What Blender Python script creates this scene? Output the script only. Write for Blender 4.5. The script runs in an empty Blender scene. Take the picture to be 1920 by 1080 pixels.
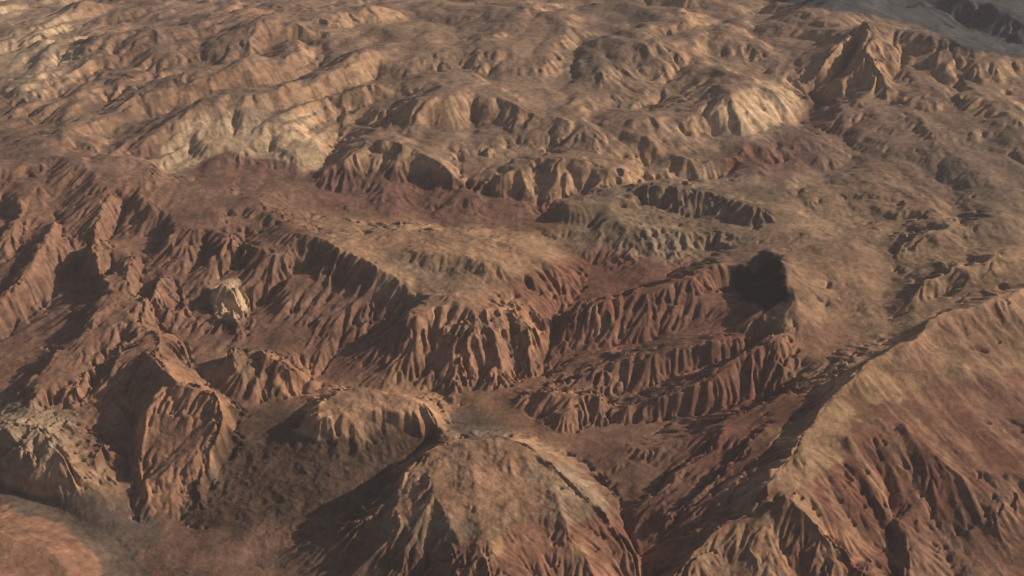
import bpy, math
import numpy as np

# ------------------------------------------------------------------ camera, world, sun
scene = bpy.context.scene
CAM_H, PITCH, HFOV = 500.0, math.radians(30.0), math.radians(45.0)
cam_d = bpy.data.cameras.new("camera")
cam_d.sensor_width = 36.0
cam_d.lens = 18.0 / math.tan(HFOV / 2)
cam_d.clip_start, cam_d.clip_end = 1.0, 60000.0
cam = bpy.data.objects.new("camera", cam_d)
cam.location = (0, 0, CAM_H)
cam.rotation_euler = (math.pi / 2 - PITCH, 0, 0)
scene.collection.objects.link(cam)
scene.camera = cam

SUN_EL = math.radians(26.0)
SUN_AZ = math.radians(12.0)        # direction towards the sun, measured from +x towards +y
world = bpy.data.worlds.new("World")
scene.world = world
world.use_nodes = True
nt = world.node_tree
nt.nodes.clear()
sky = nt.nodes.new("ShaderNodeTexSky")
sky.sky_type = 'NISHITA'
sky.sun_disc = False
sky.sun_elevation = SUN_EL
sky.sun_rotation = math.pi / 2 - SUN_AZ
sky.dust_density = 3.0
bg = nt.nodes.new("ShaderNodeBackground")
bg.inputs["Strength"].default_value = 0.05
wo = nt.nodes.new("ShaderNodeOutputWorld")
nt.links.new(sky.outputs[0], bg.inputs[0])
nt.links.new(bg.outputs[0], wo.inputs[0])

sun_d = bpy.data.lights.new("sun", 'SUN')
sun_d.energy = 5.0
sun_d.angle = math.radians(0.55)
sun_d.color = (1.0, 0.87, 0.73)
sun = bpy.data.objects.new("sun", sun_d)
sun.rotation_euler = (math.pi / 2 - SUN_EL, 0, math.pi / 2 + SUN_AZ)
sun.location = (900, 600, 900)
scene.collection.objects.link(sun)

vs = scene.view_settings
vs.view_transform = 'Standard'
vs.look = 'None'
vs.exposure = -0.12
vs.gamma = 1.0
vs.use_curve_mapping = False
scene.render.filter_size = 2.0
scene.cycles.use_denoising = True
scene.cycles.max_bounces = 4
scene.cycles.volume_bounces = 0

# ------------------------------------------------------------------ pixel <-> place
F = 960.0 / math.tan(HFOV / 2)
CP, SP = math.cos(PITCH), math.sin(PITCH)


def place(px, py, h):
    """point at height h seen at a pixel of the 1920x1080 photograph"""
    a, b = (px - 960.0) / F, (540.0 - py) / F
    dy, dz = CP + b * SP, -SP + b * CP
    t = (h - CAM_H) / dz
    return a * t, dy * t


def pixel(x, y, z):
    zz = z - CAM_H
    f = y * CP - zz * SP
    u = y * SP + zz * CP
    return 960.0 + F * x / f, 540.0 - F * u / f


# the ground sheet: columns fan out, rows grow with distance, so that the cells stay square
N = 790.0
U0, Y0, Y1 = 0.68, 390.0, 1950.0
NC = int(2 * U0 * N) + 1
NR = int(math.log(Y1 / Y0) * N) + 1
col = np.arange(NC, dtype=np.float32)
row = np.arange(NR, dtype=np.float32)
yy1 = (Y0 * np.exp(row / N)).astype(np.float32)
U = np.broadcast_to((col / N - U0)[None, :], (NR, NC))
Y = np.broadcast_to(yy1[:, None], (NR, NC)).astype(np.float32)
X = (U * Y).astype(np.float32)


def to_rc(x, y):
    return math.log(y / Y0) * N, (x / y + U0) * N


# ------------------------------------------------------------------ noise
def h2(ix, iy, seed):
    n = (ix.astype(np.uint32) * np.uint32(374761393)) ^ (iy.astype(np.uint32) * np.uint32(668265263)) ^ np.uint32((seed * 2246822519) & 0xffffffff)
    n = (n ^ (n >> np.uint32(13))) * np.uint32(1274126177)
    n = n ^ (n >> np.uint32(16))
    n = n * np.uint32(2654435761)
    return n ^ (n >> np.uint32(15))


def r01(ix, iy, seed):
    return (h2(ix, iy, seed) & np.uint32(0xffff)).astype(np.float32) / np.float32(65535)


GA = (np.arange(64) / 64 * 2 * math.pi)
GX, GY = np.cos(GA).astype(np.float32), np.sin(GA).astype(np.float32)


def perlin(x, y, seed):
    fx, fy = np.floor(x), np.floor(y)
    ix, iy = fx.astype(np.int64), fy.astype(np.int64)
    tx, ty = (x - fx).astype(np.float32), (y - fy).astype(np.float32)
    sx, sy = tx * tx * tx * (tx * (tx * 6 - 15) + 10), ty * ty * ty * (ty * (ty * 6 - 15) + 10)

    def g(i, j):
        k = (h2(ix + i, iy + j, seed) & np.uint32(63)).astype(np.int64)
        return GX[k] * (tx - i) + GY[k] * (ty - j)
    a = g(0, 0); a += sx * (g(1, 0) - a)
    b = g(0, 1); b += sx * (g(1, 1) - b)
    return (a + sy * (b - a)) * np.float32(1.5)


def fbm(x, y, wl, octaves, seed, gain=0.5):
    s, amp = 0.0, 1.0
    for o in range(octaves):
        k = 2.03 ** o / wl
        s = s + amp * perlin(x * k + 17.3 * o, y * k - 9.1 * o, seed + o)
        amp *= gain
    return s


def billow(x, y, wl, octaves, seed, gain=0.5):
    s, amp = 0.0, 1.0
    for o in range(octaves):
        k = 2.1 ** o / wl
        s = s + amp * np.abs(perlin(x * k + 5.7 * o, y * k + 3.3 * o, seed + o))
        amp *= gain
    return s


def smooth(a, b, x):
    t = np.clip((x - a) / (b - a), 0, 1)
    return t * t * (3 - 2 * t)


# ------------------------------------------------------------------ crests and valleys read off the photograph: (pixel x, pixel y, height in metres)
LINES = [
    # --- the long ridge at the right, crest and the gorge on its shaded side
    [(2060, 500, 140), (1960, 530, 140), (1880, 556, 138), (1775, 588, 134), (1700, 640, 127), (1600, 704, 119), (1540, 762, 108), (1490, 832, 98), (1440, 905, 87), (1400, 960, 78), (1330, 1020, 64), (1250, 1095, 48), (1180, 1170, 40)],
    [(1800, 568, 114), (1690, 628, 104), (1600, 684, 98), (1540, 738, 92), (1455, 822, 80), (1400, 888, 69), (1330, 968, 52), (1250, 1058, 28), (1205, 1110, 12), (1180, 1190, 4)],
    [(1205, 1110, 12), (1197, 1020, 18), (1162, 940, 25), (1110, 880, 32)],
    [(1450, 795, 84), (1345, 880, 64), (1245, 985, 36)], [(1365, 800, 72), (1285, 870, 56), (1205, 965, 29)], [(1400, 835, 67), (1300, 930, 44), (1222, 1030, 20)], [(1320, 832, 55), (1235, 920, 30)],
    [(1590, 815, 104), (1640, 900, 78), (1690, 1000, 52), (1700, 1100, 34)],
    [(1690, 790, 106), (1790, 876, 76), (1880, 890, 72), (1990, 900, 66)],
    [(1460, 925, 100), (1560, 1000, 76), (1630, 1090, 50)],
    [(1800, 680, 112), (1900, 740, 92), (2000, 800, 76)],
    [(1650, 860, 82), (1665, 950, 50), (1670, 1090, 24)],
    [(1745, 900, 72), (1760, 980, 44), (1790, 1100, 18)],
    [(1840, 800, 84), (1930, 830, 70), (2050, 850, 60)],
    [(1520, 960, 84), (1590, 1050, 46), (1600, 1110, 34)],
    [(1880, 930, 66), (1850, 1010, 40), (1830, 1100, 24)], [(1960, 960, 50), (1930, 1100, 26)],
    # --- foreground dome
    [(752, 880, 88), (800, 845, 97), (860, 826, 101), (950, 825, 102), (1012, 852, 99), (1080, 922, 84), (1150, 985, 69), (1195, 1040, 54), (1215, 1100, 40)],
    [(960, 850, 101), (950, 930, 92), (930, 1010, 80), (1000, 1085, 62), (1000, 1180, 46)],
    [(752, 880, 88), (745, 960, 76), (790, 1050, 60), (830, 1110, 50)],
    [(735, 905, 70), (650, 985, 44), (560, 1070, 22), (500, 1130, 12)],
    [(745, 925, 78), (690, 985, 56), (620, 1075, 28)],
    [(1040, 915, 94), (1075, 1000, 78), (1110, 1090, 60)], [(800, 890, 96), (840, 965, 87), (860, 1060, 70)], [(880, 870, 101), (890, 960, 90), (920, 1080, 70)],
    # --- floor behind the dome, rubble apron
    [(835, 806, 38), (900, 803, 39), (960, 810, 38), (1020, 830, 34), (1090, 880, 28), (1110, 890, 31)],
    [(830, 812, 38), (760, 850, 32), (690, 905, 27), (600, 975, 18), (470, 1050, 10)],
    [(700, 850, 36), (560, 890, 30), (430, 935, 20), (330, 985, 8)],
    # --- mound
    [(578, 775, 66), (605, 745, 74), (680, 729, 78), (760, 738, 78), (812, 766, 72), (830, 788, 62)],
    [(600, 790, 65), (660, 775, 70), (740, 775, 71), (800, 780, 67)],
    [(575, 828, 42), (640, 834, 42), (730, 822, 41), (826, 808, 40)],
    [(548, 800, 40), (556, 770, 40), (580, 738, 40)], [(846, 790, 36), (846, 765, 34), (800, 735, 32)],
    # --- pale promontory
    [(272, 662, 86), (318, 690, 90), (345, 722, 88), (400, 734, 88), (430, 766, 82)],
    [(300, 720, 84), (272, 790, 62), (262, 880, 30), (292, 965, 12)],
    [(430, 766, 82), (400, 850, 46), (345, 940, 16)], [(345, 722, 88), (330, 820, 52), (310, 920, 20)],
    [(215, 740, 44), (246, 790, 24), (250, 850, 20), (240, 920, 14), (262, 985, 6)],
    [(455, 772, 44), (425, 850, 28), (380, 940, 16)],
    # --- dry wash at lower left, hill in the corner
    [(-160, 890, 8), (-40, 908, 5), (90, 945, 3), (190, 995, 2), (250, 1050, 1), (300, 1130, -2)],
    [(-120, 905, 6), (0, 930, 4), (130, 972, 2), (215, 1050, 1)],
    [(-80, 985, 44), (20, 1000, 42), (90, 1035, 38), (130, 1100, 34)],
    [(-60, 1080, 56), (60, 1120, 48)],
    [(0, 800, 62), (70, 795, 60), (120, 850, 48), (140, 905, 28)], [(40, 850, 48), (60, 905, 20)], [(200, 830, 40), (160, 900, 26), (215, 960, 8)],
    # --- central butte
    [(622, 456, 124), (680, 488, 117), (745, 530, 106), (760, 550, 98)],
    [(640, 452, 124), (700, 436, 118), (850, 431, 119), (960, 455, 113), (1040, 492, 98), (1072, 520, 82)],
    [(735, 490, 108), (800, 512, 102), (880, 520, 100), (915, 545, 90)], [(780, 470, 118), (860, 478, 119), (940, 488, 113)], [(900, 505, 108), (960, 520, 98), (1000, 548, 80)], [(700, 465, 112), (760, 452, 112)],
    [(790, 550, 100), (850, 556, 102), (905, 568, 97)],
    [(756, 592, 90), (800, 582, 94), (870, 578, 96), (960, 586, 92), (1003, 615, 82), (1014, 645, 66)],
    [(820, 618, 84), (940, 626, 80)],
    [(758, 562, 84), (735, 604, 64), (640, 670, 42), (560, 730, 30)],
    [(700, 742, 36), (760, 742, 38), (850, 746, 38), (960, 724, 38), (1014, 690, 38), (1040, 620, 48), (1080, 560, 62), (1130, 500, 74)],
    [(756, 592, 90), (750, 650, 66), (728, 715, 42)], [(850, 605, 88), (862, 665, 64), (880, 722, 43)], [(940, 626, 80), (965, 680, 52)], [(805, 640, 70), (800, 700, 48)],
    [(1000, 520, 100), (1040, 560, 70)],
    # --- slopes at the left: crests
    [(-120, 322, 152), (0, 312, 152), (80, 302, 156), (150, 296, 158), (230, 300, 154), (290, 306, 148)],
    [(150, 297, 158), (195, 360, 142), (172, 455, 122), (195, 520, 104), (235, 575, 88), (160, 625, 72)],
    [(290, 306, 148), (250, 365, 138), (330, 410, 130), (430, 440, 124), (500, 470, 114), (540, 500, 96)],
    [(365, 335, 138), (405, 400, 131)],
    [(470, 368, 130), (545, 430, 124), (622, 456, 124)],
    [(330, 425, 128), (335, 480, 104), (325, 525, 88)],
    [(430, 450, 122), (400, 500, 98), (372, 540, 84)],
    [(60, 420, 118), (30, 500, 94), (-20, 560, 74), (-120, 640, 50)],
    [(545, 520, 88), (530, 600, 64), (500, 650, 52)],
    [(235, 575, 88), (300, 640, 80), (275, 662, 84)],
    [(110, 650, 72), (90, 700, 58), (70, 760, 46)],
    [(425, 640, 80), (440, 700, 60), (470, 735, 46)], [(492, 656, 80), (540, 690, 64), (590, 712, 44)], [(492, 656, 80), (505, 700, 58), (500, 740, 40)],
    [(640, 520, 90), (590, 610, 64), (560, 690, 42)], [(690, 530, 92), (670, 600, 68)],
    # --- slopes at the left: gullies
    [(240, 390, 120), (160, 500, 82), (60, 590, 52), (-60, 690, 26)],
    [(290, 440, 108), (260, 520, 86), (290, 590, 70), (340, 640, 58), (360, 690, 46), (460, 780, 34), (540, 745, 32), (620, 722, 32), (700, 742, 33)],
    [(380, 470, 100), (345, 540, 80), (350, 600, 66)],
    [(600, 485, 96), (520, 545, 72), (470, 620, 56), (400, 690, 46)],
    [(470, 440, 108), (440, 480, 96), (400, 545, 78)],
    [(130, 560, 70), (60, 660, 44), (0, 745, 30), (-80, 810, 14)],
    [(240, 640, 62), (180, 720, 44), (100, 780, 38)],
    [(20, 400, 118), (-30, 480, 96)], [(110, 380, 130), (110, 440, 112)],
    [(60, 335, 150), (32, 400, 130), (-5, 465, 111)], [(105, 400, 138), (72, 470, 116), (20, 545, 93), (-40, 610, 72)],
    [(255, 470, 116), (205, 555, 96), (145, 640, 74), (60, 725, 52)], [(305, 515, 104), (258, 590, 88), (195, 680, 66), (120, 750, 50)],
    [(30, 470, 104), (-10, 530, 84)], [(215, 500, 92), (150, 590, 72), (85, 680, 50)],
    # --- pale knob
    [(405, 555, 92), (415, 530, 104), (440, 535, 104), (455, 560, 94)], [(415, 575, 88), (440, 570, 92)],
    [(395, 590, 66), (430, 600, 66), (466, 590, 60), (472, 560, 66)],
    # --- ribbed scarps right of centre
    [(1015, 700, 32), (1080, 672, 42), (1170, 648, 52), (1270, 628, 62), (1380, 610, 72)],
    [(1035, 725, 34), (1100, 690, 56), (1180, 668, 70), (1290, 650, 80), (1390, 625, 88)],
    [(1030, 600, 56), (1130, 560, 66), (1240, 520, 76), (1340, 465, 84)],
    [(1050, 625, 56), (1095, 568, 86), (1190, 548, 92), (1290, 520, 98), (1350, 490, 100)],
    [(1110, 760, 34), (1200, 735, 42), (1300, 697, 50), (1440, 630, 70)],
    [(1130, 790, 36), (1210, 752, 58), (1310, 715, 74), (1400, 665, 90), (1460, 620, 102)],
    [(1040, 815, 34), (1150, 800, 34), (1260, 785, 36), (1400, 760, 48), (1500, 715, 70), (1560, 690, 84)],
    [(960, 740, 34), (1030, 735, 58), (1110, 742, 60), (1140, 775, 42)], [(1000, 790, 36), (1080, 770, 52), (1130, 790, 40)],
    [(1180, 838, 46), (1300, 815, 56), (1390, 778, 70), (1480, 735, 84)], [(1150, 868, 36), (1240, 860, 42)],
    # --- hollow and the tan bench behind the gorge
    [(1345, 520, 86), (1372, 500, 92), (1400, 486, 106), (1450, 474, 122), (1476, 500, 128), (1482, 540, 124), (1490, 572, 116)],
    [(1395, 598, 84), (1440, 596, 98), (1490, 572, 116), (1530, 560, 108)],
    [(1350, 560, 52), (1395, 540, 54), (1430, 535, 58), (1455, 545, 66)],
    [(1540, 480, 106), (1560, 560, 100), (1540, 640, 88), (1560, 670, 78)],
    [(1640, 460, 106), (1660, 540, 100), (1660, 600, 94)],
    [(1720, 560, 112), (1740, 530, 126), (1790, 500, 136), (1860, 485, 140), (1960, 480, 142)],
    [(1750, 560, 106), (1800, 545, 118), (1880, 535, 126)],
    [(1500, 440, 108), (1640, 420, 110), (1760, 400, 112), (1920, 390, 114)],
    [(1690, 465, 114), (1740, 440, 126), (1810, 415, 128), (1900, 415, 124)],
    [(1340, 435, 98), (1420, 440, 98), (1480, 450, 104)],
    # --- olive hills
    [(1035, 415, 86), (1055, 385, 114), (1080, 378, 118), (1150, 382, 114)], [(1095, 430, 92), (1130, 412, 112), (1180, 415, 112), (1240, 425, 104), (1300, 440, 96)],
    [(1190, 358, 118), (1260, 350, 124), (1350, 362, 124), (1425, 392, 116), (1445, 410, 106)],
    [(1200, 385, 98), (1300, 405, 94), (1420, 430, 94)],
    # --- basin between butte and tan hills
    [(560, 380, 100), (640, 400, 94), (760, 420, 90), (900, 425, 88), (1000, 440, 84), (1060, 470, 80), (1120, 500, 74)],
    [(590, 352, 100), (700, 378, 96), (840, 400, 91), (960, 418, 87), (1020, 405, 88)],
    # --- tan hills
    [(286, 300, 126), (330, 248, 152), (390, 220, 162), (470, 222, 164), (560, 240, 156), (612, 275, 136)],
    [(290, 330, 118), (420, 318, 122), (520, 325, 116), (600, 330, 108)],
    [(600, 318, 112), (635, 245, 122), (690, 238, 128), (720, 240, 132)],
    [(608, 322, 120), (650, 290, 138), (700, 262, 152), (760, 270, 150), (820, 300, 144), (850, 330, 124)],
    [(600, 345, 108), (760, 335, 112), (840, 345, 108), (1000, 385, 96)],
    [(855, 335, 116), (880, 270, 134), (890, 220, 150)],
    [(770, 215, 164), (850, 190, 176), (930, 185, 178), (1000, 205, 172), (1100, 230, 164), (1200, 250, 156), (1290, 290, 140), (1385, 300, 124)],
    [(930, 185, 178), (960, 230, 158), (1020, 280, 138), (1030, 290, 130)], [(1090, 245, 158), (1080, 290, 136)], [(1190, 260, 150), (1210, 310, 122)],
    [(960, 300, 140), (1000, 290, 146), (1080, 310, 140), (1150, 320, 130), (1210, 335, 116)],
    [(900, 350, 112), (950, 320, 132), (1000, 310, 138)],
    [(1050, 375, 98), (1130, 360, 106), (1210, 345, 108), (1300, 335, 106), (1390, 318, 106), (1450, 290, 108), (1500, 235, 112), (1540, 190, 118)],
    [(600, 192, 160), (700, 160, 176), (800, 150, 182), (900, 145, 184), (1010, 160, 178), (1120, 200, 160)],
    [(470, 190, 168), (540, 175, 176), (610, 195, 158)],
    [(620, 210, 142), (740, 185, 158), (800, 175, 168)],
    [(580, 175, 166), (620, 130, 180), (680, 110, 186), (712, 120, 178), (700, 150, 164)],
    [(-100, 200, 160), (100, 160, 172), (300, 110, 186), (480, 62, 198), (700, 15, 206)],
    [(-80, 250, 146), (120, 205, 158), (300, 165, 170), (480, 128, 180)],
    [(-80, 118, 172), (100, 88, 184), (300, 62, 194), (480, 20, 200)],
    [(760, 110, 184), (860, 90, 194), (930, 60, 202)], [(950, 70, 190), (960, 30, 206), (1000, 5, 214), (1040, 30, 204)],
    [(1100, 90, 186), (1180, 60, 198), (1290, 30, 208)], [(1170, 150, 168), (1260, 110, 182), (1350, 60, 196)], [(1200, 210, 150), (1330, 160, 162)],
    [(1330, 235, 140), (1385, 185, 158), (1420, 168, 164), (1462, 180, 156), (1485, 212, 136)], [(1330, 262, 116), (1400, 275, 110), (1470, 250, 110)],
    # --- right-hand mountain
    [(1380, 110, 170), (1430, 140, 152), (1500, 90, 180)],
    [(1540, 120, 182), (1600, 58, 216), (1622, 38, 230), (1700, 48, 220), (1800, 92, 196), (1920, 120, 184), (2060, 150, 176)],
    [(1622, 38, 230), (1626, 90, 204), (1646, 145, 174)], [(1603, 80, 182), (1588, 125, 150), (1568, 150, 134)], [(1575, 95, 190), (1560, 130, 158)], [(1690, 110, 176), (1690, 150, 160)],
    [(1500, 180, 128), (1560, 150, 150), (1600, 150, 158), (1640, 200, 146), (1690, 270, 128), (1740, 330, 116)],
    [(1440, 330, 104), (1520, 300, 112), (1590, 270, 122), (1640, 300, 118)],
    [(1700, 180, 162), (1760, 260, 140), (1820, 330, 124), (1900, 370, 116)],
    [(1850, 180, 166), (1920, 260, 144), (1980, 340, 126)],
    [(1720, 240, 138), (1760, 320, 120)],
    # --- deep valley behind the mountain
    [(1500, 20, 150), (1640, 14, 130), (1760, 40, 110), (1900, 85, 100), (2060, 110, 96)], [(1720, -10, 178), (1785, 25, 148), (1835, 70, 112)], [(1860, -5, 168), (1905, 35, 138), (1960, 85, 106)], [(1550, -10, 205), (1590, 12, 172)], [(1640, -10, 190), (1690, 15, 150)], [(1800, -10, 160), (1850, 40, 122)],
]


RELIEF = 0.47


def solve_macro():
    levels = [16, 8, 4, 2]
    h = None
    for L in levels:
        nr, nc = NR // L + 2, NC // L + 2
        acc = np.zeros((nr, nc)); wt = np.zeros((nr, nc))
        for ln in LINES:
            pts = [(*place(a, b, c * RELIEF), c * RELIEF) for a, b, c in ln]
            for (x0, y0, z0), (x1, y1, z1) in zip(pts[:-1], pts[1:]):
                r0, c0 = to_rc(x0, y0); r1, c1 = to_rc(x1, y1)
                n = int(max(abs(r1 - r0), abs(c1 - c0)) / L * 2) + 2
                t = np.linspace(0, 1, n)
                x, y, z = x0 + (x1 - x0) * t, y0 + (y1 - y0) * t, z0 + (z1 - z0) * t
                # lines wander a little, as real crests do
                wx = perlin(x / 34.0, y / 34.0, 901) * 4.0 + perlin(x / 13.0, y / 13.0, 903) * 1.6
                wy = perlin(x / 34.0, y / 34.0, 902) * 4.0 + perlin(x / 13.0, y / 13.0, 904) * 1.6
                x, y = x + wx, y + wy
                ri = np.round(np.log(y / Y0) * N / L).astype(int)
                ci = np.round((x / y + U0) * N / L).astype(int)
                ok = (ri >= 0) & (ri < nr) & (ci >= 0) & (ci < nc)
                np.add.at(acc, (ri[ok], ci[ok]), z[ok]); np.add.at(wt, (ri[ok], ci[ok]), 1.0)
        fixed = wt > 0
        val = np.where(fixed, acc / np.maximum(wt, 1e-6), 0)
        ys = Y0 * np.exp(np.arange(nr) * L / N)
        bgh = np.broadcast_to(np.interp(ys, [400, 600, 800, 1050, 1300, 1500, 2000], [4, 12, 28, 48, 60, 60, 50])[:, None], (nr, nc))
        lam = 0.0006 * (L / 4.0) ** 2
        if h is None:
            h = bgh.copy()
        else:
            rr = np.minimum(np.arange(nr) * L / Lp, h.shape[0] - 1.001); cc = np.minimum(np.arange(nc) * L / Lp, h.shape[1] - 1.001)
            r0 = rr.astype(int); c0 = cc.astype(int); tr = (rr - r0)[:, None]; tc = (cc - c0)[None, :]
            h = (h[r0][:, c0] * (1 - tr) * (1 - tc) + h[r0 + 1][:, c0] * tr * (1 - tc) + h[r0][:, c0 + 1] * (1 - tr) * tc + h[r0 + 1][:, c0 + 1] * tr * tc)
        for it in range({16: 400, 8: 200, 4: 120, 2: 40}[L]):
            p = np.pad(h, 1, mode='edge')
            m = (p[:-2, 1:-1] + p[2:, 1:-1] + p[1:-1, :-2] + p[1:-1, 2:]) * 0.25
            h = (m + lam * bgh) / (1 + lam)
            h[fixed] = val[fixed]
        Lp = L
    for _ in range(3):
        p = np.pad(h, 1, mode='edge')
        h = h * 0.5 + (p[:-2, 1:-1] + p[2:, 1:-1] + p[1:-1, :-2] + p[1:-1, 2:]) * 0.125
    rr = np.arange(NR) / Lp; cc = np.arange(NC) / Lp
    r0 = rr.astype(int); c0 = cc.astype(int); tr = (rr - r0)[:, None]; tc = (cc - c0)[None, :]
    return (h[r0][:, c0] * (1 - tr) * (1 - tc) + h[r0 + 1][:, c0] * tr * (1 - tc) + h[r0][:, c0 + 1] * (1 - tr) * tc + h[r0 + 1][:, c0 + 1] * tr * tc).astype(np.float32)


def gradient(h):
    gr, gc = np.gradient(h)
    hu = gc * N
    hy = gr * N / Y
    return (hu / Y).astype(np.float32), (hy - U * hu / Y).astype(np.float32)


def blur(a, n):
    for _ in range(n):
        p = np.pad(a, 1, mode='edge')
        a = (a * 2 + p[:-2, 1:-1] + p[2:, 1:-1]) * 0.25
        p = np.pad(a, 1, mode='edge')
        a = (a * 2 + p[1:-1, :-2] + p[1:-1, 2:]) * 0.25
    return a


def gullies(gx, gy, wl, seed, coherence=1.6):
    """ribs running down the slope: cosine stripes across it, blended from jittered cells"""
    g = np.sqrt(gx * gx + gy * gy) + 1e-6
    px, py = -gy / g, gx / g
    cell = np.float32(wl * coherence)
    fx, fy = np.floor(X / cell), np.floor(Y / cell)
    ix, iy = fx.astype(np.int32), fy.astype(np.int32)
    c = np.zeros_like(X); s = np.zeros_like(X)
    k = np.float32(2 * math.pi / wl)
    for i in (-1, 0, 1):
        for j in (-1, 0, 1):
            a, b = ix + i, iy + j
            vx = X - (a + r01(a, b, seed)) * cell
            vy = Y - (b + r01(a, b, seed + 7)) * cell
            d2 = (vx * vx + vy * vy) / (cell * cell)
            w = np.maximum(0, np.exp(-2.2 * d2) - np.float32(0.02)).astype(np.float32)
            ph = ((vx * px + vy * py) * k).astype(np.float32)
            c += w * np.cos(ph); s += w * np.sin(ph)
    ang = np.arctan2(s, c)
    tri = 1 - 2 * np.abs(ang) / np.float32(math.pi)
    return (0.45 * np.cos(ang) + 0.55 * tri).astype(np.float32)


def field(points, default, soft):
    """smooth map over the ground from (pixel x, pixel y, radius px, value)"""
    num = np.full(X.shape, default * 0.02, np.float32); den = np.full(X.shape, 0.02, np.float32)
    for px, py, r, v in points:
        w = np.exp(-((PX - px) ** 2 + ((PY - py) * 1.5) ** 2) / (r * r * soft)).astype(np.float32)
        num += w * v; den += w
    return num / den


H0 = solve_macro()
PX, PY = pixel(X, Y, H0)
PX = PX.astype(np.float32); PY = PY.astype(np.float32)

# how strongly each part of the country is ribbed, and how lumpy it is
RIBL = field([(450, 600, 280, 0.55), (100, 550, 200, 0.5), (850, 650, 110, 0.9), (850, 480, 110, 0.4), (1200, 700, 260, 0.9), (940, 900, 110, 0.3), (1600, 560, 150, 0.3), (1700, 450, 150, 0.8), (1650, 780, 130, 0.25), (1800, 700, 130, 0.25), (1750, 950, 180, 0.5), (320, 830, 60, 0.2), (1300, 900, 120, 0.7), (630, 1010, 90, 0.7),
              (700, 770, 70, 0.3), (550, 880, 110, 0.3), (150, 970, 60, 0.03), (80, 1040, 100, 0.15), (900, 280, 260, 0.55), (400, 130, 400, 0.5), (1300, 100, 250, 0.6), (1800, 250, 200, 0.8), (470, 260, 90, 0.25)], 0.6, 0.5)
RIBS = field([(1200, 680, 220, 1.5), (1350, 740, 150, 1.6), (1300, 900, 130, 1.6), (450, 600, 280, 1.7), (100, 550, 200, 1.3), (300, 400, 150, 1.5), (850, 650, 120, 1.3), (850, 480, 110, 0.4), (940, 900, 110, 0.4), (900, 980, 120, 0.6), (1600, 560, 150, 0.15), (1700, 450, 150, 0.3),
              (1650, 780, 130, 0.22), (1800, 700, 130, 0.2), (1750, 950, 180, 0.6), (1420, 1000, 90, 0.8), (650, 1000, 100, 1.5), (700, 770, 70, 0.35), (320, 830, 60, 0.15), (550, 880, 110, 0.4), (100, 850, 90, 0.6), (80, 1040, 100, 0.1), (150, 970, 60, 0.05),
              (900, 280, 260, 0.3), (400, 130, 400, 0.3), (1300, 100, 250, 0.3), (1600, 250, 100, 0.6), (1600, 100, 70, 1.0), (1800, 250, 200, 0.25), (1330, 390, 80, 1.4), (900, 380, 110, 1.5), (680, 345, 80, 1.5), (470, 325, 80, 1.4), (470, 250, 90, 0.12)], 0.6, 0.5)
DIPX = field([(450, 600, 300, 0.26), (100, 550, 250, 0.28), (1300, 920, 130, 0.34), (640, 1000, 110, 0.32), (1250, 690, 200, 0.2), (1700, 800, 160, -0.25), (1850, 950, 160, -0.2), (850, 650, 110, 0.0), (940, 930, 120, -0.1), (900, 250, 300, 0.0)], 0.0, 0.5)
DIPY = field([(450, 600, 300, 0.22), (100, 550, 250, 0.18), (1300, 920, 130, 0.2), (640, 1000, 110, 0.24), (1250, 690, 200, 0.2), (1700, 800, 160, 0.2), (1850, 950, 160, 0.25), (850, 650, 110, 0.1), (940, 930, 120, 0.1), (900, 250, 300, 0.0)], 0.0, 0.5)
RUBBLE = field([(560, 890, 130, 0.55), (430, 900, 80, 0.6), (100, 830, 100, 0.7), (940, 920, 110, 0.35), (850, 490, 90, 0.4), (300, 560, 80, 0.6), (1250, 440, 60, 0.8), (700, 770, 60, 0.4), (1700, 400, 120, 0.3), (450, 600, 250, 0.15), (1300, 750, 200, 0.1),
                (150, 970, 60, 0.0), (1600, 560, 130, 0.1)], 0.12, 0.5)
LUMP = field([(900, 250, 350, 0.9), (400, 130, 400, 1.2), (1300, 120, 250, 1.2), (1700, 380, 160, 1.3), (550, 880, 120, 0.5), (100, 850, 100, 0.7), (940, 930, 130, 0.5), (850, 480, 130, 0.6),
              (1600, 560, 150, 1.1), (150, 970, 60, 0.05), (450, 600, 280, 0.35), (1200, 700, 260, 0.3), (1700, 800, 200, 0.3), (1800, 250, 200, 0.9), (470, 260, 90, 0.2)], 0.5, 0.5)
FAR = smooth(800, 1100, Y)
PXr, PYr = PX, PY

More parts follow.
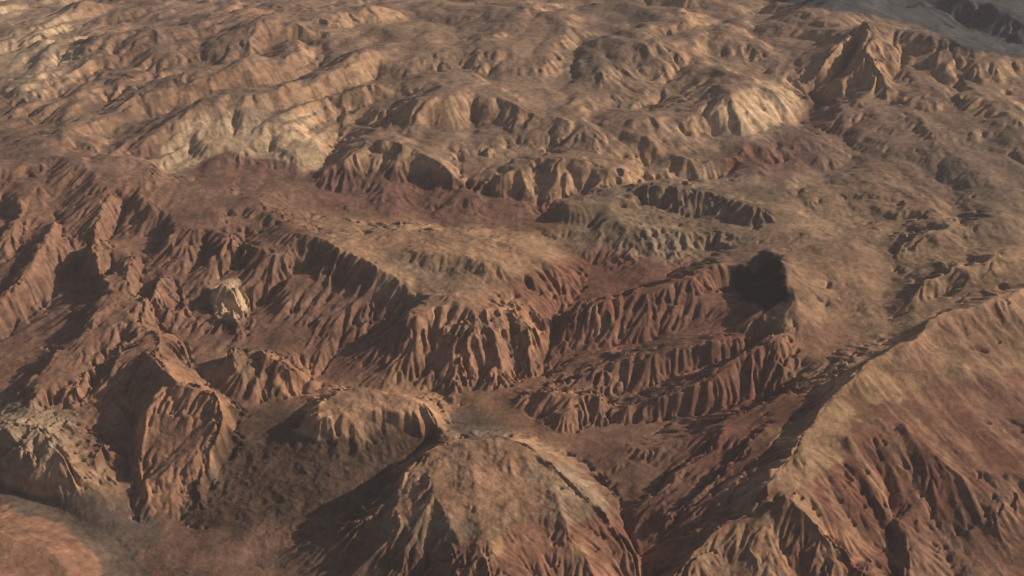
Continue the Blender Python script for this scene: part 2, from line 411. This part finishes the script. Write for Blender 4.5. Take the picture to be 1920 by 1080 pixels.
H = H0.copy()
xa, ya = X * 0.74 + Y * 0.67, -X * 0.67 + Y * 0.74          # along and across the beds at the upper left
bedded = smooth(820, 560, PXr) * smooth(330, 270, PYr)
wx_, wy_ = fbm(X, Y, 120.0, 2, 151) * 26.0, fbm(X, Y, 120.0, 2, 157) * 26.0
lumps = billow(X + wx_, Y + wy_, 140.0, 3, 41, 0.3) * 19.0 - 6.0
beds = billow((xa + wx_) * 0.42, ya + wy_, 62.0, 3, 47, 0.4) * 15.0 - 5.5
H += (LUMP * (0.35 + 0.65 * FAR)) * (lumps * (1 - 0.8 * bedded) + beds * bedded)
H += fbm(X, Y, 60.0, 3, 11) * (1.0 + 1.2 * LUMP)
for o, (wl, amp) in enumerate([(44.0, 2.6), (21.0, 1.5), (10.0, 0.7), (4.6, 0.35)]):
    if o < 3:
        Hs = blur(H, (5, 4, 7)[o])
    gx, gy = gradient(Hs)
    sl = np.sqrt(gx * gx + gy * gy)
    wig = fbm(X, Y, wl * 4, 1, 200 + o) * 0.25
    gx, gy = gx + DIPX, gy + DIPY
    ca, sa = np.cos(wig), np.sin(wig)
    gx, gy = gx * ca - gy * sa, gx * sa + gy * ca
    fade = smooth(0.06, 0.5, sl) * (0.35 + 0.9 * smooth(-0.5, 0.6, fbm(X, Y, wl * 4, 1, 300 + o)))
    H += amp * (RIBL if o < 2 else RIBS) * fade * gullies(gx, gy, wl, 500 + 31 * o, (1.6, 2.0, 3.0, 4.0)[o]) * np.float32(1.25)
H += fbm(X, Y, 9.0, 3, 61, 0.55) * (0.10 + 0.2 * LUMP)
H += RUBBLE * (1.1 - 2.4 * billow(X, Y, 11.0, 3, 65, 0.6))

# ------------------------------------------------------------------ running water: droplets carve branching rills and leave fans
def rain(H, rounds, count, steps, seed):
    rng = np.random.default_rng(seed)
    S1 = (yy1 / N).astype(np.float32)
    hs = np.ascontiguousarray(H / S1[:, None] * 1.0, dtype=np.float32)
    base = hs.copy()
    tot = NR * NC
    for r in range(rounds):
        pr = (rng.random(count) * (NR - 8) + 4).astype(np.float32)
        pc = (rng.random(count) * (NC - 8) + 4).astype(np.float32)
        dr = np.zeros(count, np.float32); dc = np.zeros(count, np.float32)
        vel = np.full(count, 0.6, np.float32); sed = np.zeros(count, np.float32); wat = np.ones(count, np.float32)
        flat = hs.reshape(-1)
        for st in range(steps):
            ir = pr.astype(np.int32); ic = pc.astype(np.int32)
            fr = pr - ir; fc = pc - ic
            i00 = ir * NC + ic
            a, b, c, d = flat[i00], flat[i00 + 1], flat[i00 + NC], flat[i00 + NC + 1]
            # rows are scaled by their own cell size: undo the drift that this gives level ground
            tilt = (a + d) * np.float32(0.5 / N)
            gc_ = (b - a) * (1 - fr) + (d - c) * fr
            gr_ = (c - a) * (1 - fc) + (d - b) * fc + tilt
            h0 = a * (1 - fr) * (1 - fc) + b * (1 - fr) * fc + c * fr * (1 - fc) + d * fr * fc
            dr = dr * 0.3 - gr_ * 0.7; dc = dc * 0.3 - gc_ * 0.7
            ln = np.sqrt(dr * dr + dc * dc) + 1e-6
            dr /= ln; dc /= ln
            nr_ = pr + dr; nc_ = pc + dc
            slope = -(gr_ * dr + gc_ * dc)
            cap = np.maximum(slope, 0.015) * vel * wat * np.float32(1.0)
            diff = cap - sed
            amt = np.where(slope < 0, -np.minimum(sed, -slope * 0.5), np.where(diff > 0, np.minimum(diff * 0.12, np.maximum(slope, 0) * 0.35), diff * 0.25)).astype(np.float32)
            sed = sed + amt
            w00 = (1 - fr) * (1 - fc); w01 = (1 - fr) * fc; w10 = fr * (1 - fc); w11 = fr * fc
            live = (nr_ > 3) & (nr_ < NR - 4) & (nc_ > 3) & (nc_ < NC - 4)
            amt = np.where(live, amt, 0)
            idx = np.concatenate([i00, i00 + 1, i00 + NC, i00 + NC + 1])
            cut = np.bincount(idx, np.concatenate([amt * w00, amt * w01, amt * w10, amt * w11]), tot).astype(np.float32)
            flat -= np.clip(cut, -0.012, 0.03)
            wat = np.where(slope <= 0.01, np.float32(0), wat)
            vel = np.sqrt(np.maximum(vel * vel * 0.85 + slope * 0.6, 0.02)).astype(np.float32)
            wat *= np.float32(0.985)
            pr = np.where(live, nr_, pr).astype(np.float32); pc = np.where(live, nc_, pc).astype(np.float32)
        hs = flat.reshape(NR, NC)
        dlt = np.clip(hs - base, -2.2, 0.7)
        hs = (base + 0.6 * dlt + 0.4 * blur(dlt, 1)).astype(np.float32)
    return (H + (hs - base) * S1[:, None]).astype(np.float32)


HR = rain(H, 5, 160000, 70, 5)
H = H + (HR - H) * (1 - 0.5 * FAR)

# ------------------------------------------------------------------ rock colours with some painted shade, haze and crest light
PXf, PYf = pixel(X, Y, H)
wob = fbm(X, Y, 40.0, 4, 71)
PXw = (PXf + 26 * wob + 12 * fbm(X, Y, 14.0, 2, 75)).astype(np.float32)
PYw = (PYf + 10 * fbm(X, Y, 40.0, 4, 77)).astype(np.float32)
TAN, PALE, RED, BROWN, OLIVE, ORANGE, GREY, YELLOW, HOLLOW_SHADE, WASH = [np.array(c, np.float32) for c in (
    (.365, .224, .132), (.50, .345, .215), (.205, .093, .06), (.215, .117, .077), (.235, .158, .10), (.35, .185, .108), (.31, .215, .138), (.40, .255, .12), (.05, .04, .04), (.18, .125, .088))]
ROCK = [(900, 250, 260, TAN), (450, 250, 120, PALE), (700, 300, 90, TAN), (350, 110, 250, BROWN * .5 + TAN * .5), (60, 80, 120, PALE), (600, 120, 150, TAN), (1000, 60, 120, TAN), (1150, 100, 120, OLIVE), (1300, 120, 150, TAN),
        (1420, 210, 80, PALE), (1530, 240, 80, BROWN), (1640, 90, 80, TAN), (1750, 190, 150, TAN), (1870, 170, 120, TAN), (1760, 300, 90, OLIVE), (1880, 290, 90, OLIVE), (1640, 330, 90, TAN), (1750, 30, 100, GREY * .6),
        (760, 350, 90, RED), (450, 315, 70, RED), (900, 385, 90, RED), (640, 350, 60, RED), (1000, 400, 50, RED), (1420, 290, 50, RED),
        (150, 380, 150, BROWN * .6 + ORANGE * .4), (350, 430, 150, BROWN), (80, 560, 130, BROWN), (200, 620, 130, BROWN * .6 + ORANGE * .4), (500, 600, 170, BROWN), (600, 650, 100, BROWN * .6 + RED * .4),
        (430, 560, 32, PALE), (330, 820, 90, ORANGE), (560, 690, 70, ORANGE), (440, 680, 50, TAN),
        (850, 480, 130, TAN), (800, 520, 60, GREY), (900, 590, 80, ORANGE), (1010, 530, 50, RED * .5 + ORANGE * .5), (850, 670, 90, BROWN * .5 + ORANGE * .5),
        (1130, 400, 70, OLIVE), (1240, 440, 50, GREY), (1330, 385, 90, OLIVE), (1120, 560, 90, RED), (1250, 660, 150, RED * .6 + BROWN * .4), (1200, 760, 120, BROWN), (1380, 780, 110, RED), (1050, 760, 80, BROWN * .5 + ORANGE * .5),
        (1425, 530, 40, HOLLOW_SHADE), (1600, 560, 120, TAN * .7 + BROWN * .3), (1550, 640, 70, BROWN * .5 + ORANGE * .5), (1700, 450, 150, TAN * .6 + OLIVE * .4), (1850, 500, 100, TAN), (1850, 420, 90, OLIVE),
        (1620, 700, 80, TAN * .6 + YELLOW * .4), (1780, 620, 110, TAN), (1520, 830, 60, TAN * .5 + YELLOW * .5), (1460, 940, 60, TAN), (1420, 1040, 70, TAN), (1680, 800, 90, RED), (1780, 840, 130, RED), (1620, 920, 70, RED), (1560, 1060, 60, ORANGE), (1850, 980, 120, BROWN), (1900, 780, 80, BROWN),
        (900, 890, 110, TAN), (1050, 920, 50, GREY), (880, 960, 80, OLIVE), (800, 990, 70, OLIVE), (1000, 1050, 70, RED), (830, 1060, 60, RED * .5 + BROWN * .5), (1130, 1040, 60, RED), (650, 1030, 110, BROWN * .7 + OLIVE * .2),
        (700, 770, 90, TAN * .6 + ORANGE * .4), (600, 880, 130, OLIVE * .5), (450, 870, 80, OLIVE * .7), (900, 808, 40, WASH), (60, 820, 60, GREY), (130, 880, 70, TAN), (200, 850, 60, BROWN), (120, 965, 60, WASH * .9), (200, 1000, 50, WASH * .9),
        (60, 1040, 90, ORANGE * .8 + TAN * .2), (1180, 880, 70, BROWN), (1280, 950, 80, BROWN * .7 + RED * .3)]
colr = np.zeros(X.shape + (3,), np.float32); den = np.full(X.shape, 1e-4, np.float32)
colr += BROWN * 1e-4
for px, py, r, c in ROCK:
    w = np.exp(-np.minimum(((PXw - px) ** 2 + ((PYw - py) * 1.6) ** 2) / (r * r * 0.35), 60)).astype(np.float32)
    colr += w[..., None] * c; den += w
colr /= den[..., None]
gx, gy = gradient(blur(H, 3))
SLOPE = np.sqrt(gx * gx + gy * gy)


def inside_poly(poly, px, py):
    m = np.zeros(px.shape, bool)
    P = np.array(poly, np.float32)
    r = np.where((py.max(1) > P[:, 1].min()) & (py.min(1) < P[:, 1].max()))[0]
    if len(r) == 0:
        return m
    a, b = r[0], r[-1] + 1
    qx, qy = px[a:b], py[a:b]
    k = np.zeros(qx.shape, bool)
    for (x0, y0), (x1, y1) in zip(P, np.roll(P, -1, 0)):
        if y0 == y1:
            continue
        k ^= ((y0 > qy) != (y1 > qy)) & (qx < (x1 - x0) * (qy - y0) / (y1 - y0) + x0)
    m[a:b] = k
    return m


VARNISH = np.array((.19, .132, .102), np.float32)
# varnished brown tops, pale cut faces on the far hills
far = smooth(840, 1000, Y) * smooth(430, 340, PYf)
face = smooth(0.22, 0.62, SLOPE + 0.12 * fbm(X, Y, 30.0, 2, 93))[..., None]
colr = colr * (1 - far[..., None]) + far[..., None] * ((colr * 0.45 + VARNISH * 0.55) * (1 - face) + colr * 1.2 * face)
# pale orange caps on the left-hand crests, with their lit edges painted in
cap = smooth(1.2, 3.2, blur(H, 4) - blur(H, 70)) * smooth(700, 560, PXf) * smooth(310, 350, PYf) * smooth(960, 880, PYf)
cap = (cap * (0.5 + 0.5 * smooth(-0.3, 0.4, fbm(X, Y, 18.0, 2, 191))))[..., None] * 0.75
colr = colr * (1 - cap) + cap * (ORANGE * .8 + TAN * .2)
PATCH = [
    ([(590, 335), (640, 318), (720, 312), (800, 324), (850, 338), (900, 345), (1000, 380), (1005, 410), (960, 432), (880, 425), (800, 420), (700, 385), (600, 372)], RED * .72 + VARNISH * .3, 2, 22),
    ([(330, 345), (380, 300), (430, 285), (500, 300), (560, 310), (590, 340), (580, 372), (480, 365), (400, 345)], RED * .65 + VARNISH * .38, 2, 22),
    ([(290, 295), (340, 240), (400, 216), (560, 238), (622, 290), (600, 325), (540, 305), (430, 283), (380, 300), (310, 330)], PALE, 2, 10),
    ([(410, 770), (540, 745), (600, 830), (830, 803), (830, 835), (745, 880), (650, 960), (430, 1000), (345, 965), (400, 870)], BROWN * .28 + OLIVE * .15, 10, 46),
    ([(556, 805), (580, 755), (620, 735), (690, 724), (770, 733), (828, 772), (832, 798), (720, 808), (640, 824), (590, 828)], ORANGE * .55 + TAN * .55, 1, 8),
    ([(285, 665), (340, 690), (432, 758), (395, 860), (340, 950), (285, 968), (245, 880), (270, 780)], ORANGE, 1, 8),
    ([(394, 560), (410, 522), (448, 524), (466, 560), (456, 598), (425, 604), (398, 585)], PALE * 1.05, 1, 5),
    ([(755, 870), (860, 820), (950, 820), (1012, 848), (1090, 925), (1060, 965), (960, 975), (900, 990), (800, 1000), (740, 960)], TAN * .5 + ORANGE * .5, 3, 24),
    ([(1000, 860), (1045, 880), (1110, 965), (1080, 995), (1040, 950), (990, 900)], GREY * .7 + TAN * .35, 3, 26),
    ([(780, 960), (880, 960), (900, 1000), (820, 1040), (755, 1010)], OLIVE, 3, 20),
    ([(890, 1015), (1000, 985), (1100, 985), (1200, 1040), (1215, 1100), (860, 1100)], RED * .5 + ORANGE * .45, 3, 26),
    ([(922, 980), (945, 990), (940, 1030), (915, 1046), (918, 1005)], YELLOW * .6 + ORANGE * .4, 2, 14), ([(1066, 1012), (1100, 1030), (1096, 1056), (1078, 1048)], YELLOW * .5 + ORANGE * .5, 2, 14),
    ([(1900, 545), (1770, 580), (1600, 695), (1490, 820), (1400, 950), (1290, 1100), (1560, 1100), (1540, 1040), (1500, 960), (1520, 900), (1590, 820), (1660, 760), (1760, 690), (1920, 640)], TAN * .7 + ORANGE * .3, 3, 36),
    ([(1640, 690), (1600, 705), (1500, 830), (1480, 900), (1520, 900), (1590, 815), (1680, 740)], TAN * .65 + YELLOW * .35, 5, 50),
    ([(1590, 830), (1650, 765), (1700, 755), (1810, 790), (1910, 860), (1900, 905), (1780, 890), (1830, 960), (1700, 1000), (1660, 1100), (1610, 1100), (1630, 1000), (1590, 900)], RED * .88, 2, 48),
    ([(1530, 1060), (1500, 1030), (1460, 1050), (1440, 1100), (1560, 1100)], ORANGE, 4, 18),
    ([(1370, 520), (1392, 496), (1412, 484), (1448, 474), (1474, 490), (1462, 512), (1470, 536), (1488, 562), (1450, 566), (1436, 580), (1405, 570), (1384, 552)], HOLLOW_SHADE * .12, 1, 11),  # shade of the hollow, painted near black over the rock
    ([(1385, 615), (1430, 600), (1475, 588), (1488, 610), (1440, 636), (1405, 636)], YELLOW * .4 + TAN * .5, 2, 14),
    ([(-160, 890), (0, 910), (100, 938), (190, 983), (250, 1038), (310, 1110), (195, 1110), (170, 1030), (120, 982), (0, 946), (-160, 930)], WASH * .75, 2, 8),
    ([(-160, 935), (0, 948), (120, 985), (183, 1050), (195, 1120), (-160, 1120)], ORANGE * .5 + BROWN * .3 + RED * .2, 2, 8),
    ([(0, 770), (80, 760), (120, 800), (90, 850), (0, 870), (-100, 840)], GREY, 4, 26),
    ([(850, 800), (900, 792), (955, 800), (965, 822), (880, 822)], WASH * 1.2, 1, 5),
    ([(618, 454), (700, 432), (850, 428), (960, 450), (1050, 488), (1010, 500), (960, 512), (930, 545), (870, 572), (760, 542), (690, 502)], TAN * .7 + ORANGE * .3, 2, 16),
    ([(720, 482), (800, 490), (905, 498), (870, 545), (800, 535), (740, 526)], GREY * .6 + TAN * .3, 4, 30),
    ([(760, 590), (830, 570), (960, 576), (1010, 618), (1004, 655), (930, 645), (830, 622)], ORANGE * .8 + TAN * .3, 2, 12),
    ([(950, 522), (1050, 500), (1072, 520), (1030, 568), (960, 562)], RED * .7 + ORANGE * .3, 2, 12),
    ([(1038, 405), (1080, 373), (1180, 360), (1260, 343), (1350, 357), (1445, 400), (1420, 432), (1300, 448), (1260, 478), (1200, 462), (1120, 442)], OLIVE * .9, 3, 16),
    ([(1160, 415), (1270, 420), (1292, 455), (1235, 477), (1200, 440)], GREY, 2, 14),
    ([(490, 655), (560, 675), (590, 712), (520, 725), (500, 690)], ORANGE, 1, 6),
    ([(1092, 566), (1120, 570), (1145, 620), (1110, 628)], ORANGE, 1, 5), ([(980, 735), (1080, 730), (1110, 745), (1060, 770), (985, 785)], ORANGE * .85, 1, 6),
    ([(1480, 480), (1530, 510), (1545, 560), (1500, 545)], TAN, 2, 8),
    ([(1440, 0), (1640, 30), (1720, 45), (1820, 95), (1960, 115), (2100, 130), (2100, -60), (1440, -60)], np.array((.075, .074, .078), np.float32), 2, 6),  # distance haze painted as a dim grey over the far valley
]
wa, wb = fbm(X, Y, 22.0, 4, 171, 0.65) + 0.35 * fbm(X, Y, 6.0, 2, 173), fbm(X, Y, 22.0, 4, 177, 0.65) + 0.35 * fbm(X, Y, 6.0, 2, 179)
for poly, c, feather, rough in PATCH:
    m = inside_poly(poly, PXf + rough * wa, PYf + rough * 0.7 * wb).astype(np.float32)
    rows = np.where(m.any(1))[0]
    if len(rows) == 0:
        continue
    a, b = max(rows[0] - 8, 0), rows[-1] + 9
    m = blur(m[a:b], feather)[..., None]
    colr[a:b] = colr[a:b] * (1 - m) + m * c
# cream, pink and rust streaks washed down the flank of the long ridge
(ax, ay), (bx_, by_) = place(1775, 588, 62), place(1400, 960, 37)
ln = math.hypot(bx_ - ax, by_ - ay)
ex, ey = (bx_ - ax) / ln, (by_ - ay) / ln
sa_, ta_ = X * ex + Y * ey, -X * ey + Y * ex
sa_ = sa_ - 0.5 * ta_
st1 = fbm(sa_ * 1.0, ta_ * 0.10, 9.0, 3, 211, 0.6)
st2 = fbm(sa_ * 1.0, ta_ * 0.08, 16.0, 3, 217, 0.6)
flank = blur(inside_poly([(1900, 560), (1775, 600), (1600, 720), (1490, 850), (1330, 1040), (1300, 1400), (2600, 1400), (2600, 560)], PXf, PYf).astype(np.float32), 8)
k1 = (flank * smooth(0.05, 0.5, st1))[..., None] * 0.6
k2 = (flank * smooth(0.1, 0.55, st2))[..., None] * 0.6
colr = colr * (1 - k1) + k1 * (TAN * .55 + ORANGE * .45)
colr = colr * (1 - k2) + k2 * (RED * .85)
strata = fbm(H * 0.9 + X * 0.05 + 3 * wob, X * 0.004 + Y * 0.004, 7.0, 3, 81)
tone = 1.0 + 0.2 * strata + 0.26 * fbm(X, Y, 28.0, 4, 85, 0.6)
colr *= np.clip(tone, 0.5, 1.6)[..., None]

# ------------------------------------------------------------------ materials
def rock_material():
    m = bpy.data.materials.new("desert_rock")
    m.use_nodes = True
    t = m.node_tree
    b = t.nodes["Principled BSDF"]
    b.inputs["Roughness"].default_value = 0.95
    b.inputs["Specular IOR Level"].default_value = 0.1
    at = t.nodes.new("ShaderNodeAttribute"); at.attribute_name = "rock"
    tc = t.nodes.new("ShaderNodeNewGeometry")
    n1 = t.nodes.new("ShaderNodeTexNoise"); n1.inputs["Scale"].default_value = 0.22; n1.inputs["Detail"].default_value = 6; n1.inputs["Roughness"].default_value = 0.65
    mr = t.nodes.new("ShaderNodeMapRange"); mr.inputs[1].default_value = 0.3; mr.inputs[2].default_value = 0.7; mr.inputs[3].default_value = 0.62; mr.inputs[4].default_value = 1.36
    mx = t.nodes.new("ShaderNodeMix"); mx.data_type = 'RGBA'; mx.blend_type = 'MULTIPLY'; mx.inputs[0].default_value = 1.0
    L = t.links.new
    L(tc.outputs["Position"], n1.inputs["Vector"]); L(n1.outputs["Fac"], mr.inputs[0])
    L(at.outputs["Color"], mx.inputs[6]); L(mr.outputs[0], mx.inputs[7]); L(mx.outputs[2], b.inputs["Base Color"])
    n2 = t.nodes.new("ShaderNodeTexNoise"); n2.inputs["Scale"].default_value = 0.5; n2.inputs["Detail"].default_value = 5
    L(tc.outputs["Position"], n2.inputs["Vector"])
    bp = t.nodes.new("ShaderNodeBump"); bp.inputs["Strength"].default_value = 0.3; bp.inputs["Distance"].default_value = 1.2
    L(n2.outputs["Fac"], bp.inputs["Height"]); L(bp.outputs[0], b.inputs["Normal"])
    return m


ROCK_MAT = rock_material()


def sheet(name, label, verts, faces, colors):
    me = bpy.data.meshes.new(name)
    nv, nf = len(verts), len(faces)
    me.vertices.add(nv); me.vertices.foreach_set("co", verts.astype(np.float32).ravel())
    me.loops.add(nf * 4); me.loops.foreach_set("vertex_index", faces.astype(np.int32).ravel())
    me.polygons.add(nf)
    me.polygons.foreach_set("loop_start", np.arange(0, nf * 4, 4, dtype=np.int32))
    a = me.attributes.new("rock", 'FLOAT_COLOR', 'POINT')
    a.data.foreach_set("color", np.concatenate([colors, np.ones((nv, 1), np.float32)], 1).astype(np.float32).ravel())
    me.polygons.foreach_set("use_smooth", np.ones(nf, bool))
    me.update(calc_edges=True)
    me.materials.append(ROCK_MAT)
    o = bpy.data.objects.new(name, me)
    o["kind"] = "structure"
    if label:
        o["label"] = label
    scene.collection.objects.link(o)
    return o


V = np.stack([X, Y, H], -1).reshape(-1, 3)
CV = colr.reshape(-1, 3)
gx, gy = gradient(H)
NRM = np.stack([-gx, -gy, np.ones_like(gx)], -1).reshape(-1, 3)
NRM /= np.linalg.norm(NRM, axis=1, keepdims=True)
idx = np.arange(NR * NC).reshape(NR, NC)
Q = np.stack([idx[:-1, :-1], idx[:-1, 1:], idx[1:, 1:], idx[1:, :-1]], -1).reshape(-1, 4)
# the country beyond, down to the horizon
gxs, gys = np.meshgrid(np.arange(-7000, 7001, 70, dtype=np.float32), np.arange(-1500, 12001, 70, dtype=np.float32))
inside = smooth(-60, 60, np.minimum(np.minimum(gys - Y0, Y1 - gys), gys * (U0 - 0.01) - np.abs(gxs)))
fz = 45 + 70 * fbm(gxs, gys, 900.0, 5, 131, 0.5) + 45 * billow(gxs, gys, 500.0, 3, 137) - 25
near = smooth(700, 1800, np.hypot(gxs, gys - 450))
fz = fz * near + (1 - near) * (-12 + 14 * fbm(gxs, gys, 260.0, 3, 149))
fz = np.minimum(fz, 130) * (1 - inside) + inside * -60
fi = np.arange(fz.size).reshape(fz.shape)
fq = np.stack([fi[:-1, :-1], fi[:-1, 1:], fi[1:, 1:], fi[1:, :-1]], -1).reshape(-1, 4)
fc = (TAN * .5 + BROWN * .5)[None, :] * (1 + 0.25 * fbm(gxs, gys, 300.0, 3, 141)).reshape(-1, 1)
sheet("ground", None, np.stack([gxs, gys, fz], -1).reshape(-1, 3), fq, fc.astype(np.float32))

# each landform one can tell apart is a sheet of its own; they share the vertices along their seams
LANDFORMS = [
    ("plateau", "smooth tan bench between the dark hollow and the long ridge", [(1490, 440), (1640, 415), (1760, 400), (1930, 390), (1930, 470), (1790, 500), (1725, 560), (1780, 575), (1600, 690), (1530, 690), (1480, 640), (1500, 580), (1490, 500)]),
    ("scarp", "dark red fluted scarps stepping down from the dark hollow", [(1010, 690), (1040, 600), (1130, 500), (1340, 460), (1370, 500), (1385, 600), (1480, 640), (1530, 690), (1560, 700), (1460, 800), (1240, 860), (1060, 820), (1000, 780), (960, 730)]),
    ("gorge", "brown ribbed gorge sides between the foreground dome and the long ridge", [(1040, 830), (1240, 860), (1460, 800), (1580, 700), (1780, 575), (1600, 705), (1490, 832), (1400, 960), (1250, 1100), (1210, 1100), (1190, 1030), (1090, 925), (1015, 850)]),
    ("ridge", "long straight ridge with a tan crest and a maroon flank", [(1990, 520), (1880, 555), (1775, 588), (1700, 640), (1600, 704), (1540, 762), (1490, 832), (1440, 905), (1400, 960), (1330, 1020), (1240, 1100), (1200, 1400), (3200, 1400), (3200, 500)]),
    ("foreground_hill", "domed foreground hill with a pale top, red foot and yellow patches", [(700, 950), (752, 878), (800, 843), (860, 824), (950, 823), (1012, 850), (1080, 920), (1150, 985), (1195, 1040), (1215, 1100), (1230, 1500), (480, 1500), (560, 1090)]),
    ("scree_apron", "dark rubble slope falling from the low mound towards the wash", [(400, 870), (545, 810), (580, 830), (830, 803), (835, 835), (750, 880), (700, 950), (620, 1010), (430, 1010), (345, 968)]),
    ("mound", "low oval tan mound standing above the dark rubble slope", [(550, 812), (575, 758), (615, 736), (685, 726), (768, 735), (828, 770), (836, 800), (720, 812), (640, 828), (580, 830)]),
    ("rock_spur", "pale orange rock spur with a forked face beside the dark rubble", [(285, 660), (345, 690), (436, 760), (400, 860), (345, 955), (285, 972), (245, 880), (268, 780)]),
    ("rock_knob", "small cream coloured rock knob on the brown gullied slope", [(395, 565), (411, 524), (447, 526), (466, 560), (455, 596), (425, 602), (398, 585)]),
    ("butte", "flat topped butte with a pale cap and fluted red brown sides", [(600, 470), (620, 452), (700, 430), (850, 427), (960, 450), (1050, 488), (1075, 520), (1020, 620), (1010, 680), (960, 712), (850, 735), (740, 735), (700, 680), (640, 560)]),
    ("dark_hollow", "steep hollow with painted near-black shade in the side of a tan rise", [(1368, 525), (1385, 488), (1440, 472), (1476, 486), (1474, 530), (1488, 562), (1440, 578), (1392, 572)]),
    ("olive_hill", "olive grey ribbed hills between the basin and the tan bench", [(1030, 415), (1080, 372), (1180, 358), (1260, 342), (1350, 356), (1450, 400), (1430, 435), (1300, 450), (1260, 480), (1200, 465), (1110, 445)]),
    ("basin", "dull red basin floor below the pale front hills", [(330, 345), (380, 305), (430, 288), (500, 302), (590, 335), (720, 316), (850, 340), (1000, 380), (1010, 415), (960, 440), (840, 426), (700, 420), (560, 380), (400, 350)]),
    ("pale_hill", "cream pale hill with a smooth rounded front above red ground", [(288, 300), (335, 240), (400, 214), (560, 236), (622, 286), (600, 328), (540, 308), (430, 286), (380, 302), (310, 330)]),
    ("tan_hills", "crowded tan eroded hills above the red basin", [(605, 325), (640, 240), (770, 210), (850, 185), (930, 182), (1100, 228), (1290, 288), (1390, 305), (1210, 345), (1050, 375), (1000, 380), (850, 338), (720, 314)]),
    ("rounded_hill", "single rounded tan hill with a reddish foot", [(1325, 240), (1385, 182), (1420, 164), (1465, 178), (1490, 212), (1470, 255), (1400, 285), (1345, 270)]),
    ("mountain", "high tan mountain with a shaded notch below its peak", [(1540, 120), (1600, 60), (1622, 36), (1700, 46), (1800, 90), (1930, 118), (2200, 150), (2200, 400), (1930, 390), (1760, 400), (1640, 330), (1560, 200)]),
    ("far_valley", "valley beyond the high mountain, painted dim hazy grey", [(1440, -10), (1622, 34), (1700, 44), (1800, 88), (1930, 116), (2400, 150), (2400, -400), (1440, -400)]),
    ("corner_hill", "smooth pinkish hill beside the dark dry wash", [(-900, 900), (0, 947), (120, 984), (183, 1050), (195, 1120), (195, 1500), (-900, 1500)]),
    ("dry_wash", "dark flat dry wash curving round the pinkish hill", [(-900, 850), (-160, 888), (0, 910), (100, 938), (190, 983), (250, 1038), (310, 1110), (330, 1500), (195, 1500), (195, 1110), (183, 1050), (120, 984), (0, 947), (-900, 900)]),
    ("gullied_slope", "brown gullied slopes with orange crests left of the butte", [(-600, 330), (0, 310), (150, 294), (290, 304), (400, 350), (560, 380), (640, 445), (600, 470), (640, 560), (700, 680), (740, 735), (600, 735), (545, 810), (440, 800), (436, 760), (285, 660), (268, 780), (200, 740), (0, 790), (-600, 860)]),
]
gid = np.zeros((NR - 1, NC - 1), np.int32)
cx = (PXf[:-1, :-1] + PXf[1:, 1:]) * 0.5
cy = (PYf[:-1, :-1] + PYf[1:, 1:]) * 0.5
jx, jy = 5 * wa[:-1, :-1], 4 * wb[:-1, :-1]
for k, (nm, lb, poly) in enumerate(LANDFORMS):
    gid[inside_poly(poly, cx + jx, cy + jy)] = k + 1
gid = gid.reshape(-1)
for k in range(len(LANDFORMS) + 1):
    q = Q[gid == k]
    if len(q) == 0:
        continue
    used, inv = np.unique(q, return_inverse=True)
    nm, lb = ("terrain", "remaining brown and tan eroded hill country with dry gullies") if k == 0 else LANDFORMS[k - 1][:2]
    o = sheet(nm, lb, V[used], inv.reshape(-1, 4), CV[used])
    nrm = NRM[used]
    o.data.normals_split_custom_set_from_vertices(nrm)

# ------------------------------------------------------------------ haze
hz = bpy.data.meshes.new("haze")
bx, by0, by1, bz0, bz1 = 7100, -1600, 12100, -70.0, 520.0
hv = [(x, y, z) for z in (bz0, bz1) for x, y in ((-bx, by0), (bx, by0), (bx, by1), (-bx, by1))]
hz.from_pydata(hv, [], [(3, 2, 1, 0), (4, 5, 6, 7), (0, 1, 5, 4), (1, 2, 6, 5), (2, 3, 7, 6), (3, 0, 4, 7)])
haze = bpy.data.objects.new("haze", hz)
haze["kind"] = "stuff"
haze["label"] = "thin dusty haze hanging over the hills"
hm = bpy.data.materials.new("haze_air")
hm.use_nodes = True
hm.node_tree.nodes.clear()
pv = hm.node_tree.nodes.new("ShaderNodeVolumePrincipled")
pv.inputs["Color"].default_value = (0.80, 0.77, 0.80, 1)
pv.inputs["Density"].default_value = 0.000095
pv.inputs["Anisotropy"].default_value = 0.0
mo = hm.node_tree.nodes.new("ShaderNodeOutputMaterial")
hm.node_tree.links.new(pv.outputs[0], mo.inputs["Volume"])
hz.materials.append(hm)
scene.collection.objects.link(haze)
